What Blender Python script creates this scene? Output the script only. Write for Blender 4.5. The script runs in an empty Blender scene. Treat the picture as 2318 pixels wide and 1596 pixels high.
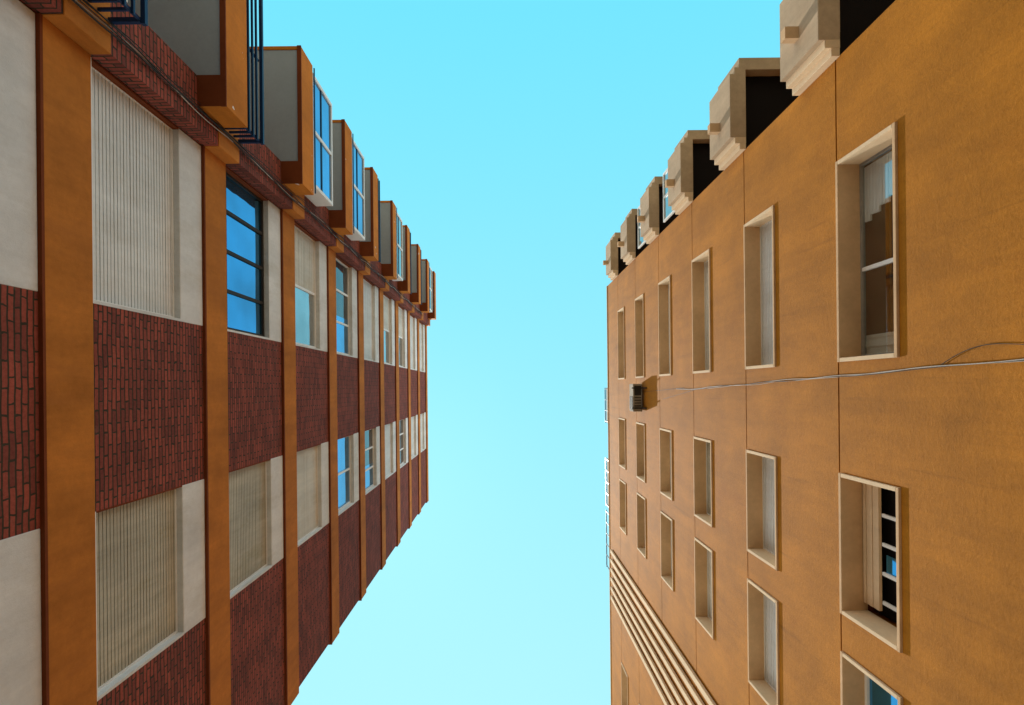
import bpy, math, random
from mathutils import Matrix, Vector
random.seed(7)
H = 1.6
scene = bpy.context.scene
scene.view_settings.view_transform = 'Standard'
scene.view_settings.look = 'None'
scene.view_settings.exposure = 0

# ------------------------------------------------------------ materials
def newmat(name):
    m = bpy.data.materials.new(name); m.use_nodes = True
    nt = m.node_tree
    return m, nt, nt.nodes['Principled BSDF']
def N(nt, t, **kw):
    n = nt.nodes.new(t)
    for k, v in kw.items(): setattr(n, k, v)
    return n
def noise(nt, scale, detail=5, rough=.6, mapscale=None, off=0):
    tc = N(nt, 'ShaderNodeTexCoord')
    n = N(nt, 'ShaderNodeTexNoise'); n.inputs['Scale'].default_value = scale
    n.inputs['Detail'].default_value = detail; n.inputs['Roughness'].default_value = rough
    mp = N(nt, 'ShaderNodeMapping'); mp.inputs['Scale'].default_value = mapscale or (1, 1, 1)
    mp.inputs['Location'].default_value = (off, off*.7, off*.3)
    nt.links.new(tc.outputs['Object'], mp.inputs['Vector']); nt.links.new(mp.outputs[0], n.inputs['Vector'])
    return n.outputs['Fac']
def ramp(nt, src, p0, c0, p1, c1):
    r = N(nt, 'ShaderNodeValToRGB')
    e = r.color_ramp.elements
    e[0].position = p0; e[0].color = c0; e[1].position = p1; e[1].color = c1
    nt.links.new(src, r.inputs[0]); return r.outputs[0]
def mixc(nt, a, b, fac, mode='MIX'):
    m = N(nt, 'ShaderNodeMix', data_type='RGBA', blend_type=mode)
    if isinstance(fac, float): m.inputs[0].default_value = fac
    else: nt.links.new(fac, m.inputs[0])
    for s, i in ((a, 6), (b, 7)):
        if isinstance(s, tuple): m.inputs[i].default_value = s
        else: nt.links.new(s, m.inputs[i])
    return m.outputs[2]
def g(v): return (v, v, v, 1)
def paint(name, col, var=.25, streak=.2, rough=.85, bump=.25, bscale=60, chips=None, dirt=None, bumpd=.01, cracks=False):
    m, nt, b = newmat(name)
    c = (*col, 1)
    n1 = ramp(nt, noise(nt, .9, 8, .65), .3, g(1-var), .7, g(1+var*.35))
    n2 = ramp(nt, noise(nt, 2.2, 6, .7, (1, 1, .12)), .35, g(1-streak), .65, g(1.0))
    n3 = ramp(nt, noise(nt, 14, 6, .75), .3, g(1-var*.45), .7, g(1.03))
    out = mixc(nt, c, n1, 1.0, 'MULTIPLY'); out = mixc(nt, out, n2, 1.0, 'MULTIPLY'); out = mixc(nt, out, n3, 1.0, 'MULTIPLY')
    if dirt:
        f = ramp(nt, noise(nt, 1.7, 8, .75, (1, 1, .35)), .5, g(0), .72, g(.75))
        out = mixc(nt, out, (*dirt, 1), f)
    if chips:
        f = ramp(nt, noise(nt, 3.1, 4, .6), .69, g(0), .70, g(1))
        out = mixc(nt, out, (*chips, 1), f)
    if cracks:
        f = ramp(nt, noise(nt, .55, 9, .8, (1, 1, .6), 3), .54, g(0), .68, g(.55))
        out = mixc(nt, out, (col[0]*.62, col[1]*.55, col[2]*.5, 1), f)
        f = ramp(nt, noise(nt, .8, 9, .75, (1, 1, .25), 9), .58, g(0), .75, g(.4))
        out = mixc(nt, out, (col[0]*1.3, col[1]*1.35, col[2]*1.9, 1), f)
        f = ramp(nt, noise(nt, 40, 4, .8), .35, g(.90), .6, g(1.02))
        out = mixc(nt, out, f, 1.0, 'MULTIPLY')
        f = ramp(nt, noise(nt, 5, 5, .7, (1, 1, .06), 5), .60, g(1), .78, g(.68))
        out = mixc(nt, out, f, 1.0, 'MULTIPLY')
    nt.links.new(out, b.inputs['Base Color'])
    b.inputs['Roughness'].default_value = rough
    b.inputs['Specular IOR Level'].default_value = .12
    bp = N(nt, 'ShaderNodeBump'); bp.inputs['Strength'].default_value = bump; bp.inputs['Distance'].default_value = bumpd
    nt.links.new(noise(nt, bscale, 8, .75), bp.inputs['Height']); nt.links.new(bp.outputs[0], b.inputs['Normal'])
    return m
def brickmat():
    m, nt, b = newmat('red_brick')
    tc = N(nt, 'ShaderNodeTexCoord'); sx = N(nt, 'ShaderNodeSeparateXYZ'); nt.links.new(tc.outputs['Object'], sx.inputs[0])
    ad = N(nt, 'ShaderNodeMath', operation='ADD'); nt.links.new(sx.outputs[0], ad.inputs[0]); nt.links.new(sx.outputs[1], ad.inputs[1])
    nz = N(nt, 'ShaderNodeTexNoise'); nz.inputs['Scale'].default_value = 2.5; nt.links.new(tc.outputs['Object'], nz.inputs['Vector'])
    ml = N(nt, 'ShaderNodeMath', operation='MULTIPLY_ADD'); nt.links.new(nz.outputs['Fac'], ml.inputs[0]); ml.inputs[1].default_value = .045; nt.links.new(sx.outputs[2], ml.inputs[2])
    nz2 = N(nt, 'ShaderNodeTexNoise'); nz2.inputs['Scale'].default_value = 9; nt.links.new(tc.outputs['Object'], nz2.inputs['Vector'])
    ml2 = N(nt, 'ShaderNodeMath', operation='MULTIPLY_ADD'); nt.links.new(nz2.outputs['Fac'], ml2.inputs[0]); ml2.inputs[1].default_value = .06; nt.links.new(ad.outputs[0], ml2.inputs[2])
    cb = N(nt, 'ShaderNodeCombineXYZ'); nt.links.new(ml2.outputs[0], cb.inputs[0]); nt.links.new(ml.outputs[0], cb.inputs[1])
    br = N(nt, 'ShaderNodeTexBrick'); nt.links.new(cb.outputs[0], br.inputs['Vector'])
    br.inputs['Scale'].default_value = 1; br.inputs['Brick Width'].default_value = .25; br.inputs['Row Height'].default_value = .072
    br.offset = .42
    br.inputs['Mortar Size'].default_value = .010; br.inputs['Mortar Smooth'].default_value = .15; br.inputs['Bias'].default_value = -.1
    br.inputs['Color1'].default_value = (.36, .088, .06, 1); br.inputs['Color2'].default_value = (.17, .05, .04, 1)
    br.inputs['Mortar'].default_value = (.055, .045, .03, 1)
    n1 = ramp(nt, noise(nt, 1.1, 8, .7), .3, g(.75), .7, g(1.12))
    out = mixc(nt, br.outputs[0], n1, 1.0, 'MULTIPLY')
    n2 = ramp(nt, noise(nt, 25, 5, .8), .3, g(.7), .7, g(1.12))
    out = mixc(nt, out, n2, 1.0, 'MULTIPLY')
    n3 = ramp(nt, noise(nt, 2.0, 8, .8), .60, g(0), .78, g(.4))
    out = mixc(nt, out, (.28, .20, .17, 1), n3)
    nt.links.new(out, b.inputs['Base Color']); b.inputs['Roughness'].default_value = .85
    b.inputs['Specular IOR Level'].default_value = .12
    inv = N(nt, 'ShaderNodeMath', operation='SUBTRACT'); inv.inputs[0].default_value = 1; nt.links.new(br.outputs['Fac'], inv.inputs[1])
    bp = N(nt, 'ShaderNodeBump'); bp.inputs['Strength'].default_value = .8; bp.inputs['Distance'].default_value = .012
    nt.links.new(inv.outputs[0], bp.inputs['Height']); nt.links.new(bp.outputs[0], b.inputs['Normal'])
    return m
def glass(name, col, metal=.7, rough=.04):
    m, nt, b = newmat(name)
    n1 = ramp(nt, noise(nt, .8, 3, .5), .3, g(.6), .7, g(1.0))
    nt.links.new(mixc(nt, (*col, 1), n1, 1.0, 'MULTIPLY'), b.inputs['Base Color'])
    b.inputs['Metallic'].default_value = metal; b.inputs['Roughness'].default_value = rough
    bp = N(nt, 'ShaderNodeBump'); bp.inputs['Strength'].default_value = .25; bp.inputs['Distance'].default_value = .03
    nt.links.new(noise(nt, 1.5, 1, .5), bp.inputs['Height']); nt.links.new(bp.outputs[0], b.inputs['Normal'])
    return m
def clearglass(name):
    m, nt, b = newmat(name)
    gl = N(nt, 'ShaderNodeBsdfGlossy'); gl.inputs['Roughness'].default_value = .02; gl.inputs['Color'].default_value = (.8, .85, .9, 1)
    tr = N(nt, 'ShaderNodeBsdfTransparent'); tr.inputs['Color'].default_value = (.94, .96, .96, 1)
    mx = N(nt, 'ShaderNodeMixShader'); mx.inputs[0].default_value = .16
    nt.links.new(tr.outputs[0], mx.inputs[1]); nt.links.new(gl.outputs[0], mx.inputs[2])
    nt.links.new(mx.outputs[0], nt.nodes['Material Output'].inputs['Surface'])
    return m
M = {
 'brick': brickmat(),
 'oran': paint('orange_painted_concrete', (.59, .215, .035), .3, .25, bump=.4, bscale=35, dirt=(.38, .14, .03)),
 'oranb': paint('orange_balcony_paint', (.62, .215, .025), .25, .15, chips=(.7, .66, .6)),
 'redbrown': paint('red_brown_joints_and_shade', (.20, .05, .015), .25, .1),  # red-brown of joints and jambs, also used for painted underside shade
 'ochre': paint('ochre_stucco', (.52, .20, .014), .24, .2, bump=.4, bscale=22, bumpd=.02, cracks=True),
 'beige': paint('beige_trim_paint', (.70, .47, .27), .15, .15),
 'beigel': paint('light_beige_trim_and_lit_sides', (.80, .61, .40), .12, .12),
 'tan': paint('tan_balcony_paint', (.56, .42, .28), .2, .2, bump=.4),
 'white': paint('white_lintel_paint', (.76, .79, .80), .15, .15, dirt=(.50, .50, .46), bump=.5),
 'grey': paint('grey_soffit_paint', (.34, .40, .46), .12, .0),
 'shw': paint('white_roller_shutter', (.76, .79, .79), .12, .15, rough=.5, bump=.05, dirt=(.56, .56, .52)),
 'shb': paint('beige_roller_shutter', (.56, .54, .44), .15, .3, rough=.5, bump=.05, dirt=(.30, .27, .16)),
 'shc': paint('cream_roller_shutter', (.74, .72, .64), .12, .18, rough=.5, bump=.05, dirt=(.5, .45, .34)),
 'alu': paint('white_window_frame', (.82, .83, .82), .05, .05, rough=.4, bump=.02),
 'dark': paint('dark_recess', (.012, .01, .01), .1, 0),
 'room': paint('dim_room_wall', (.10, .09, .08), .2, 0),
 'navy': paint('navy_railing_paint', (.012, .035, .10), .1, 0, rough=.4, bump=.05),
 'gblue': glass('blue_window_glass', (.07, .38, .74), .9),
 'gdark': glass('dark_window_glass', (.08, .10, .12), .5),
 'gpale': glass('pale_window_glass', (.45, .5, .52), .8),
 'clear': clearglass('clear_window_glass'),
 'cab': paint('cable_sheath', (.45, .42, .38), .1, 0, rough=.6),
 'cabd': paint('dark_cable_sheath', (.04, .035, .03), .1, 0, rough=.6),
 'ac': paint('weathered_casing', (.42, .36, .28), .3, .3),
 'conc': paint('concrete', (.34, .32, .29), .2, .1),
 'asph': paint('asphalt', (.06, .058, .055), .2, 0),
 'pave': paint('pale_paving', (.45, .40, .33), .2, 0),
 'grnd': paint('dry_ground', (.42, .34, .24), .2, 0),
}

# ------------------------------------------------------------ geometry
class Batch:
    def __init__(s): s.d = {}
    def box(s, part, mat, x0, x1, y0, y1, z0, z1):
        s.d.setdefault((part, mat), []).append((min(x0,x1), max(x0,x1), min(y0,y1), max(y0,y1), min(z0,z1), max(z0,z1)))
    def build(s, parent=None, bevel=None):
        for (part, mat), bs in s.d.items():
            vs, fs = [], []
            for (a, b, c, d, e, f) in bs:
                k = len(vs)
                vs += [(x, y, z+H) for x in (a, b) for y in (c, d) for z in (e, f)]
                fs += [tuple(k+i for i in q) for q in ((0,1,3,2),(4,6,7,5),(0,4,5,1),(2,3,7,6),(0,2,6,4),(1,5,7,3))]
            me = bpy.data.meshes.new(part); me.from_pydata(vs, [], fs); me.materials.append(M[mat]); me.update()
            o = bpy.data.objects.new(part, me); scene.collection.objects.link(o)
            if parent: o.parent = parent
            if bevel and part in bevel:
                md = o.modifiers.new('bevel', 'BEVEL'); md.width = bevel[part]; md.segments = 2
def empty(name):
    e = bpy.data.objects.new(name, None); scene.collection.objects.link(e); return e

def shutter(B, mat, xf, sgn, y0, y1, z0, z1, pitch=.06):
    B.box('shutter_backing', 'dark', xf-sgn*.025, xf-sgn*.035, y0, y1, z0, z1)
    z = z0
    while z < z1-.01:
        zt = min(z+pitch-.012, z1)
        B.box('roller_shutter', mat, xf+random.uniform(-.002,.002), xf-sgn*.02, y0, y1, z, zt)
        z += pitch
def frame(B, mat, xf, sgn, y0, y1, z0, z1, t=.05, d=.05, nv=0, nh=0, part='window_frame'):
    B.box(part, mat, xf, xf-sgn*d, y0, y1, z0, z0+t)
    B.box(part, mat, xf, xf-sgn*d, y0, y1, z1-t, z1)
    B.box(part, mat, xf, xf-sgn*d, y0, y0+t, z0+t, z1-t)
    B.box(part, mat, xf, xf-sgn*d, y1-t, y1, z0+t, z1-t)
    for i in range(nv):
        y = y0+(y1-y0)*(i+1)/(nv+1)
        B.box(part, mat, xf-sgn*.004, xf-sgn*d, y-t/2, y+t/2, z0+t, z1-t)
    for i in range(nh):
        z = z0+(z1-z0)*(i+1)/(nh+1)
        B.box(part, mat, xf-sgn*.008, xf-sgn*d, y0+t, y1-t, z-t/2, z+t/2)
def window(B, kind, xf, sgn, y0, y1, z0, z1):
    if kind in ('shw', 'shb', 'shc'):
        t = .03
        frame(B, 'alu', xf+sgn*.01, sgn, y0, y1, z0, z1, t=t, d=.05)
        shutter(B, kind, xf, sgn, y0+t, y1-t, z0+t, z1-t)
        return
    gm, fm, nv, nh = {'blue': ('gblue', 'cabd', 3, 0), 'half': ('gpale', 'alu', 1, 0), 'dark': ('gdark', 'alu', 2, 0),
                      'darkd': ('gdark', 'alu', 1, 0), 'bluew': ('gblue', 'alu', 1, 0)}[kind]
    frame(B, fm, xf, sgn, y0, y1, z0, z1, t=.055, d=.06, nv=nv, nh=nh)
    B.box('window_glass', gm, xf-sgn*.035, xf-sgn*.045, y0+.02, y1-.02, z0+.02, z1-.02)
    if kind == 'blue':
        B.box('window_frame', 'cabd', xf-sgn*.008, xf-sgn*.05, y0+.05, y1-.05, z0+.22, z0+.26)
    if kind == 'half':
        shutter(B, 'shc', xf-sgn*.004, sgn, y0+.06, (y0+y1)/2-.03, z0+.05, z1-.05)
    if kind == 'dark' and (z0 < 20):
        B.box('window_glass', 'gblue', xf-sgn*.028, xf-sgn*.036, (y0*.4+y1*.6), y1-.06, z0+.06, z1-.06)

# ============ LEFT BUILDING (brick, orange bands)
B = Batch(); P = empty('brick_apartment_building')
XL = -4.484; Z0 = 5.52; XP = -4.24; XO = -3.84; YE = 6.40
def zb(i): return Z0+3.0*i
ROOF = 33.0
B.box('core_walls', 'brick', -15, XL-.32, -3.9, YE-.02, -H, ROOF-.15)
B.box('core_walls', 'brick', -15, -6.0, -6.62, -3.9, -H, ROOF-.15)
A0, A1, B0, B1 = -3.665, -.98, 1.30, 3.37
kA = {-1:'shw',0:'shw',1:'blue',2:'half',3:'dark',4:'shw',5:'half',6:'half',7:'shw',8:'shw'}
kB = {-1:'shb',0:'shb',1:'shb',2:'shc',3:'bluew',4:'dark',5:'shw',6:'dark',7:'shw',8:'shw'}
B.box('ground_floor_wall', 'oran', XL-.32, XL-.02, -3.68, YE, -H, zb(-1))
for i in range(-1, 10):
    z = zb(i); top = z+.66 if i < 9 else ROOF
    jb = random.uniform(-.006, .006)
    B.box('floor_band', 'oran', XL-.32, XL+.035+jb, -3.675, YE+.07, z, top)
    B.box('floor_band', 'oran', -15, XL-.32, YE-.02, YE+.07, z, top)
    B.box('band_underside_shade', 'redbrown', XL-.3, XL+.045, -3.67, YE+.075, z-.035, z)  # dark strip painting the shaded underside of the band
    B.box('band_joint', 'redbrown', XL-.3, XL+.008, -3.67, YE+.01, top, top+.022)
    B.box('pier_band', 'oran', -6.0, XP+.012, -4.425, -3.672, z, top)
    if i == 9: break
    zt = zb(i+1); zw = top
    B.box('brick_wall', 'brick', XL-.32, XL, A1, B0, zw, zt)
    B.box('brick_wall', 'brick', XL-.32, XL, B1, YE, zw, zt)
    B.box('brick_pier', 'brick', -6.0, XP, -4.42, -3.68, zw, zt)
    for (y0, y1, kind) in ((A0, A1, kA[i]), (B0, B1, kB[i])):
        B.box('lintel', 'white', XL-.32, XL+.006, y0, y1, zt-.62, zt-.035)
        window(B, kind, XL-.09, 1, y0, y1-.035, zw+.02, zt-.62)
        B.box('window_sill', 'alu', XL-.09, XL+.012, y0, y1, zw+.022, zw+.04)
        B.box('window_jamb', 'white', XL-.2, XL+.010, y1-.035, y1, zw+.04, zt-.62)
        B.box('window_jamb', 'redbrown', XL-.2, XL+.004, y0, y0+.02, zw+.04, zt-.62)
B.box('roof_cornice', 'beigel', -15, XL+.05, -3.9, YE+.09, ROOF, ROOF+.12)
B.box('roof_slab', 'conc', -15, -5.9, -6.64, -3.9, ROOF-.15, ROOF)
# balconies
YN, YF = -3.99, -6.64
for i in range(-1, 10):
    zs = zb(i)-.57; zt = zb(i)+.10
    B.box('balcony_parapet', 'oranb', XO-.06, XO, YF, YN, zs, zt)
    B.box('balcony_parapet', 'oranb', XP, XO-.06, YN-.42, YN, zs, zt-.003)
    B.box('balcony_parapet', 'oranb', -6.0, XO-.06, YF, YF+.07, zs, zt-.003)
    B.box('balcony_edge', 'redbrown', XO-.075, XO+.004, YF-.004, YN+.004, zs-.012, zs+.012)
    B.box('balcony_edge', 'redbrown', XP, XO-.075, YN-.43, YN+.004, zs-.012, zs-.001)  # dark layer painting shade onto the end block's orange underside
    B.box('balcony_soffit', 'grey', -6.0, XO-.06, YF+.07, -4.425, zs+.014, zs+.2)
    if i == 9: continue
    X = XO-.03
    kind = {-1:'r',0:'r',1:'r',2:'g',3:'g',4:'l',5:'w',6:'l',7:'l',8:'w'}[i]
    if kind == 'r':
        for dz in (.06, .20, .34, .5):
            t = .03 if dz < .5 else .05
            B.box('balcony_railing', 'navy', X, X+t, YF+.05, YN+.02, zt+dz, zt+dz+t)
            B.box('balcony_railing', 'navy', XP+.02, X, YN-.05, YN-.05+t, zt+dz, zt+dz+t)
        y = YF+.05
        while y < YN:
            B.box('balcony_railing', 'navy', X-.002, X-.03, y, y+.03, zt, zt+.5); y += 1.28
    elif kind == 'l':
        B.box('balcony_railing', 'navy', X, X+.03, YF+.05, YN-.03, zt+.1, zt+.13)
        B.box('balcony_railing', 'navy', X, X+.03, YF+.05, YN-.03, zt+.28, zt+.32)
        for y in (YF+.05, -5.3, YN-.06): B.box('balcony_railing', 'navy', X-.002, X-.03, y, y+.03, zt, zt+.28)
    else:
        gm = 'gblue' if kind == 'g' else 'gpale'
        y0, y1 = YF+.12, -4.2; zz = zt+1.35
        frame(B, 'alu', X+.02, 1, y0, y1, zt, zz, t=.07, d=.06, nv=1, nh=0, part='balcony_window_frame')
        B.box('balcony_window_frame', 'navy', X+.004, X-.03, y0+.07, y1-.07, zt+.6, zt+.66)
        B.box('balcony_window_glass', gm, X-.01, X-.02, y0+.03, y1-.03, zt+.03, zz-.03)
        B.box('balcony_window_frame', 'alu', X-.9, X-.04, y1-.06, y1, zt, zz)
        B.box('balcony_railing', 'navy', X+.03, X+.05, y0-.1, y1+.15, zt+.05, zt+.08)
for i in (-1, 0):
    zt = zb(i)+.10
    frame(B, 'alu', -4.3, 1, -6.0, -4.5, zt+.1, zt+.95, t=.06, d=.06, nv=1, part='balcony_window_frame')
    B.box('balcony_window_glass', 'gblue', -4.33, -4.34, -5.98, -4.52, zt+.12, zt+.93)
B.build(P, {'balcony_parapet': .008, 'floor_band': .012, 'lintel': .01, 'pier_band': .008})

# ============ RIGHT BUILDING (ochre stucco)
B = Batch(); P = empty('stucco_apartment_building')
XR = 4.618; RT = 25.1
def gz(k): return 7.83+3.0*k
YS, YB = -4.49, 24
cols = [(-3.07, -.32), (1.20, 3.13), (3.65, 5.62), (11.0, 12.9), (14.5, 16.4)]
B.box('core_walls', 'ochre', XR+.9, 15, YS, YB, -H, RT-.05)
B.box('core_walls', 'ochre', 6.6, 15, -6.2, YS, -H, RT-.05)
kinds = {
 (0,0):'dw', (0,1):'shw', (0,2):'shc', (0,3):'shw', (0,4):'shc', (0,5):'shw',
 (1,0):'open',(1,1):'shw', (1,2):'shb', (1,3):'shw', (1,4):'half',(1,5):'shc',
 (2,0):'bluew',(2,1):'shw',(2,2):'shc', (2,3):'shw', (2,4):'darkd',(2,5):'shc'}
GR = .03
for k in range(-2, 7):
    lo = gz(k-1)+GR if k > -2 else -H
    hi = gz(k) if k < 6 else RT
    if k == 6:
        B.box('stucco_wall', 'ochre', XR, XR+.3, YS, YB, lo, hi); break
    wz0, wz1 = hi-1.2, hi
    B.box('stucco_wall', 'ochre', XR, XR+.9, YS, YB, lo, wz0)
    ys = [YS]+[v for c in cols for v in c]+[YB]
    for j in range(0, len(ys), 2):
        B.box('stucco_wall', 'ochre', XR, XR+.9, ys[j], ys[j+1], wz0, wz1)
        B.box('floor_groove', 'redbrown', XR+.03, XR+.9, ys[j], ys[j+1], hi, hi+GR)
    for c, (y0, y1) in enumerate(cols):
        B.box('floor_groove', 'redbrown', XR+.03, XR+.9, y0, y1, hi, hi+GR)
        t = .055; xf, xb = XR-.03, XR+.33
        B.box('window_surround', 'beige', xf, xb, y0, y1, wz1-t, wz1-.002)
        B.box('window_surround', 'beige', xf, xb, y0, y1, wz0+.002, wz0+t)
        B.box('window_surround_side', 'beigel', xf, xb, y0+.002, y0+t, wz0+t, wz1-t)  # lighter beige paints in the brightness of the lit side reveals
        B.box('window_surround_side', 'beigel', xf, xb, y1-t, y1-.002, wz0+t, wz1-t)
        kind = kinds.get((c, k), 'shw')
        a, b_, e, f = y0+t, y1-t, wz0+t, wz1-t
        X = XR+.27
        if kind == 'dw':
            frame(B, 'conc', X, -1, a, b_, e, f, t=.035, d=.05)
            B.box('window_frame', 'alu', X+.002, X+.05, a+1.42, a+1.47, e+.035, f-.035)
            B.box('window_glass', 'clear', X+.025, X+.028, a+.02, b_-.02, e+.02, f-.02)
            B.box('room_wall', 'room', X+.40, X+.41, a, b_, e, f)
            for q in range(14):
                z = f-.03-q*.062
                B.box('blind_slat', 'alu', X+.045, X+.075, a+.06, a+.80-.022*q+.03*math.sin(q*2.1), z-.052, z)
            for q in range(7):
                y = b_-.30+q*.04
                B.box('curtain', 'shc', X+.05+.012*math.sin(q*1.7), X+.07+.012*math.sin(q*1.7), y, y+.041, e, f)
        elif kind == 'open':
            B.box('dark_interior', 'dark', X+.15, X+.16, a, b_, e, f)
            for q in range(5):
                B.box('shutter_leaf', 'beigel', X-.01+.006*(q%2), X+.03, a+.02, b_-.12, f-.34+q*.066, f-.34+q*.066+.058)
            for q in range(4):
                y = a+.42+q*.38
                B.box('window_frame', 'alu', X+.02, X+.05, y, y+.045, e, f-.36)
            B.box('window_glass', 'gblue', X+.05, X+.06, a+.95, a+1.22, e, f-.4)
            B.box('window_frame', 'conc', X-.005, X+.05, a, b_, e, e+.03)
        else:
            window(B, kind, X, -1, a, b_, e, f)
B.box('roof_cap', 'beige', XR-.03, XR+.3, YS, YB, RT, RT+.08)
for (y0, y1, pan) in ((.0, 1.6, 1), (3.2, 5.4, 1), (5.6, 8.2, 0)):
    n = int((y1-y0)/.5)
    for q in range(n+1):
        y = y0+.05+q*(y1-y0-.14)/n
        B.box('roof_railing', 'navy', XR+.0, XR+.03, y, y+.03, RT+.08, RT+.95)
    B.box('roof_railing', 'navy', XR, XR+.04, y0, y1, RT+.95, RT+.99)
    if pan: B.box('roof_screen', 'conc', XR+.04, XR+.06, y0, y1, RT+.1, RT+.8)
# vertical fin screen
for q in range(6):
    y = 6.98+q*.40
    B.box('vertical_fin', 'beigel', XR-.09, XR-.02, y, y+.16, 4.5, 24.6)
for k in range(-1, 6):
    for q in range(6):
        y = 6.98+q*.40
        B.box('fin_bracket', 'dark', XR-.02, XR, y+.02, y+.14, gz(k)+.5, gz(k)+.62)
        B.box('fin_bracket', 'ac', XR-.05, XR, y+.16, y+.22, gz(k)+.5, gz(k)+.58)
# balconies
for k in range(-2, 6):
    zs = gz(k)-.10; zt = gz(k)+.97
    B.box('balcony_front', 'tan', 4.32, XR, -5.90, -4.70, zs, zt)
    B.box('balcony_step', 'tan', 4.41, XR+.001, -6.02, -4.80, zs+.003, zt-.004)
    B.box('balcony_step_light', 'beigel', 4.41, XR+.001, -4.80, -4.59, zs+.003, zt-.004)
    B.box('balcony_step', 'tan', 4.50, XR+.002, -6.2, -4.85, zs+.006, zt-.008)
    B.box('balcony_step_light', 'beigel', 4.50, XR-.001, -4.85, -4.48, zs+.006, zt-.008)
    B.box('balcony_return', 'tan', XR+.002, 6.6, -6.2, -5.98, zs+.006, zt-.3)
    B.box('loggia_ceiling', 'dark', XR+.002, 6.6, -5.98, YS, zs+.25, zs+.42)  # near-black ceiling colour stands in for the unlit recess
    B.box('balcony_spout', 'beige', 4.12, 4.32, -5.20, -5.03, zs+.50, zs+.63)
for k in (2, 3):
    zt = gz(k)+.97
    frame(B, 'alu', 4.5, -1, -5.95, -4.6, zt, zt+1.1, t=.05, d=.05, nv=1, part='balcony_window_frame')
    B.box('balcony_window_glass', 'gpale', 4.53, 4.54, -5.93, -4.62, zt, zt+1.08)
B.box('roof_slab', 'conc', 4.9, 6.6, -6.1, YS, RT-.25, RT-.05)
B.build(P, {'window_surround': .006, 'window_surround_side': .006, 'balcony_front': .01, 'vertical_fin': .01, 'balcony_step_light': .006})

# ============ air conditioner
B = Batch(); P = empty('air_conditioner')
B.box('casing', 'ac', 4.26, 4.56, -.12, .80, 18.75, 19.30)
for q in range(8):
    B.box('grille', 'cabd', 4.245, 4.26, .30, .74, 18.80+q*.06, 18.825+q*.06)
B.box('base_pan', 'cabd', 4.30, 4.52, -.05, .26, 18.735, 18.75)
for q in range(5):
    B.box('grille', 'cabd', 4.30, 4.52, .32+q*.09, .35+q*.09, 18.735, 18.75)
for y in (.0, .66):
    B.box('bracket', 'cabd', 4.2, XR, y, y+.04, 18.68, 18.735)
    B.box('bracket', 'cabd', 4.55, XR, y, y+.04, 18.35, 18.68)
B.build(P, {'casing': .015})

# ============ cables
def cable(name, mat, pts, r):
    cu = bpy.data.curves.new(name, 'CURVE'); cu.dimensions = '3D'; cu.bevel_depth = r; cu.bevel_resolution = 1
    sp = cu.splines.new('NURBS'); sp.points.add(len(pts)-1)
    for p, q in zip(sp.points, pts): p.co = (q[0], q[1], q[2]+H, 1)
    sp.order_u = 4; sp.use_endpoint_u = True
    cu.materials.append(M[mat]); o = bpy.data.objects.new(name, cu); scene.collection.objects.link(o); return o
def wob(a): return random.uniform(-a, a)
P = empty('electric_cable')
xx = XR-.012
for j, (mat, r) in enumerate((('cab', .006), ('cabd', .005), ('cab', .004))):
    pts = [(xx, -.22+wob(.02)+j*.02, 3.0), (xx, -.24+j*.015, 4.6)]
    z = 5.2
    while z < 14.5:
        pts.append((xx-abs(wob(.02)), -.21+.03*(z-5)+wob(.025), z)); z += .55
    pts.append((xx, .05, 15.2))
    c = cable('cable', mat, pts, r); c.parent = P
for pts in ([(xx, -.2, 6.0), (xx, -.3, 5.8), (xx, -.42, 5.45), (xx, -.35, 5.1), (xx, -.3, 4.6)],
            [(xx, .05, 13.5), (xx, .2, 15), (xx, .35, 16.5)], [(xx, .02, 14.5), (xx, .1, 17), (xx, .15, 18.7)]):
    c = cable('cable', 'cabd', pts, .004); c.parent = P
P2 = empty('electric_cable')
for j in range(6):
    pts = []; z = 3.0
    while z < 30:
        pts.append((XP+.03+abs(wob(.03)), -3.86+wob(.08)-j*.025, z)); z += .7
    c = cable('cable', 'cabd' if j != 2 else 'cab', pts, (.010, .006, .007, .008, .005, .006)[j]); c.parent = P2

# ============ ground
def sheet(name, mat, x0, x1, y0, y1, z):
    me = bpy.data.meshes.new(name); me.from_pydata([(x0,y0,z),(x1,y0,z),(x1,y1,z),(x0,y1,z)], [], [(0,1,2,3)])
    me.materials.append(M[mat]); o = bpy.data.objects.new(name, me); scene.collection.objects.link(o)
sheet('ground', 'grnd', -1500, 1500, -1500, 1500, -.02)
sheet('road', 'asph', -2.6, 2.6, -300, 300, -.012)
for nm, a, b_ in (('pavement', -4.5, -2.6), ('pavement', 2.6, 4.63)):
    B = Batch(); B.box(nm, 'pave', a, b_, -300, 300, -H-.1, -H+.12); B.build()

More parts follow.
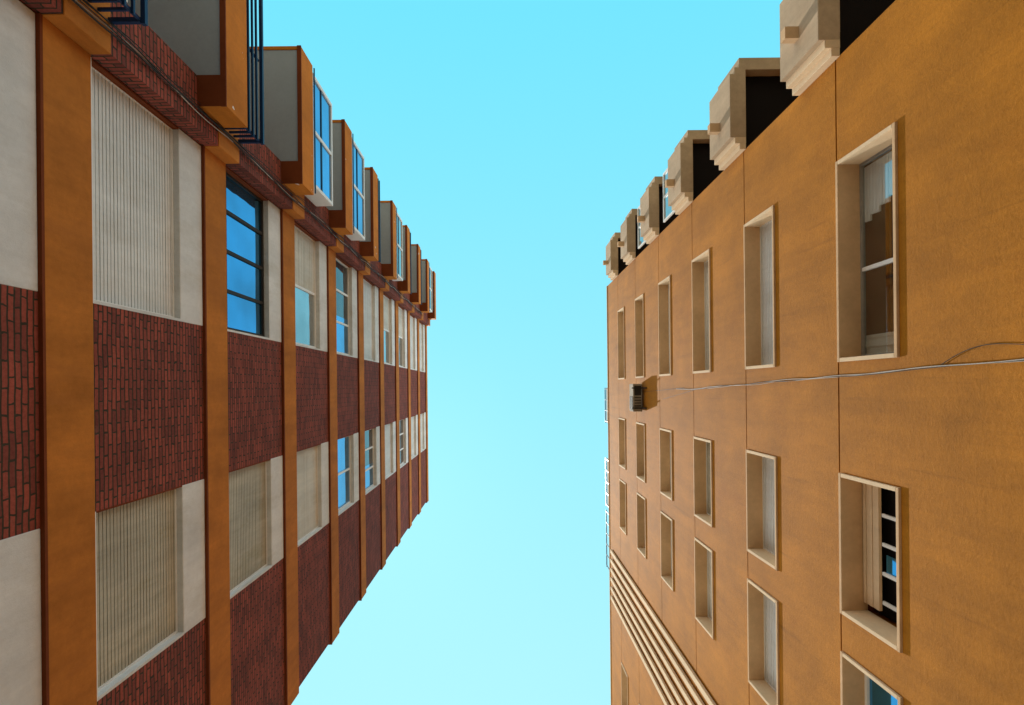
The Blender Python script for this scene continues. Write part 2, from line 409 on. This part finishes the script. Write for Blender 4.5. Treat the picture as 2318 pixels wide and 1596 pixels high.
# ============ camera
cam = bpy.data.cameras.new('camera'); co = bpy.data.objects.new('camera', cam); scene.collection.objects.link(co)
cam.sensor_width = 36; cam.lens = 20.0; cam.clip_end = 4000; cam.clip_start = .05
cam.shift_x = 18.5/2318; cam.shift_y = 82/2318
a = .010
R = Vector((1, a, 0)).normalized(); U = Vector((a, -1, 0)).normalized(); Bk = R.cross(U)
co.matrix_world = Matrix(((R.x, U.x, Bk.x, 0), (R.y, U.y, Bk.y, 0), (R.z, U.z, Bk.z, H), (0, 0, 0, 1)))
scene.camera = co

# ============ light
sd = Vector((-.22, .15, 1)).normalized()
EL = math.asin(sd.z)
sl = bpy.data.lights.new('sun', 'SUN'); sl.energy = 5; sl.angle = math.radians(.5); sl.color = (1, .93, .83)
so = bpy.data.objects.new('sun', sl); scene.collection.objects.link(so)
so.rotation_euler = sd.to_track_quat('Z', 'Y').to_euler()
w = bpy.data.worlds.new('World'); scene.world = w; w.use_nodes = True
nt = w.node_tree; bg = nt.nodes['Background']; bg.inputs[1].default_value = .15
sk = N(nt, 'ShaderNodeTexSky', sky_type='NISHITA'); sk.sun_disc = False
sk.sun_elevation = EL; sk.sun_rotation = math.atan2(sd.x, sd.y); sk.dust_density = .2
tint = mixc(nt, sk.outputs[0], (1.3, 2.0, 1.4, 1), 1.0, 'MULTIPLY')
tc = N(nt, 'ShaderNodeTexCoord'); sx = N(nt, 'ShaderNodeSeparateXYZ'); nt.links.new(tc.outputs['Generated'], sx.inputs[0])
mr = N(nt, 'ShaderNodeMapRange'); nt.links.new(sx.outputs[1], mr.inputs[0]); mr.inputs[1].default_value = -.55; mr.inputs[2].default_value = .5
k = 1/.15
grad = mixc(nt, (.18*k, .84*k, 1.10*k, 1), (.48*k, .98*k, 1.10*k, 1), mr.outputs[0])
sky = mixc(nt, tint, grad, .87)
hz = ramp(nt, sx.outputs[2], .34, g(1), .62, g(0))
fin = mixc(nt, sky, (1.75*k, 1.65*k, 1.57*k, 1), hz)
nt.links.new(fin, bg.inputs[0])
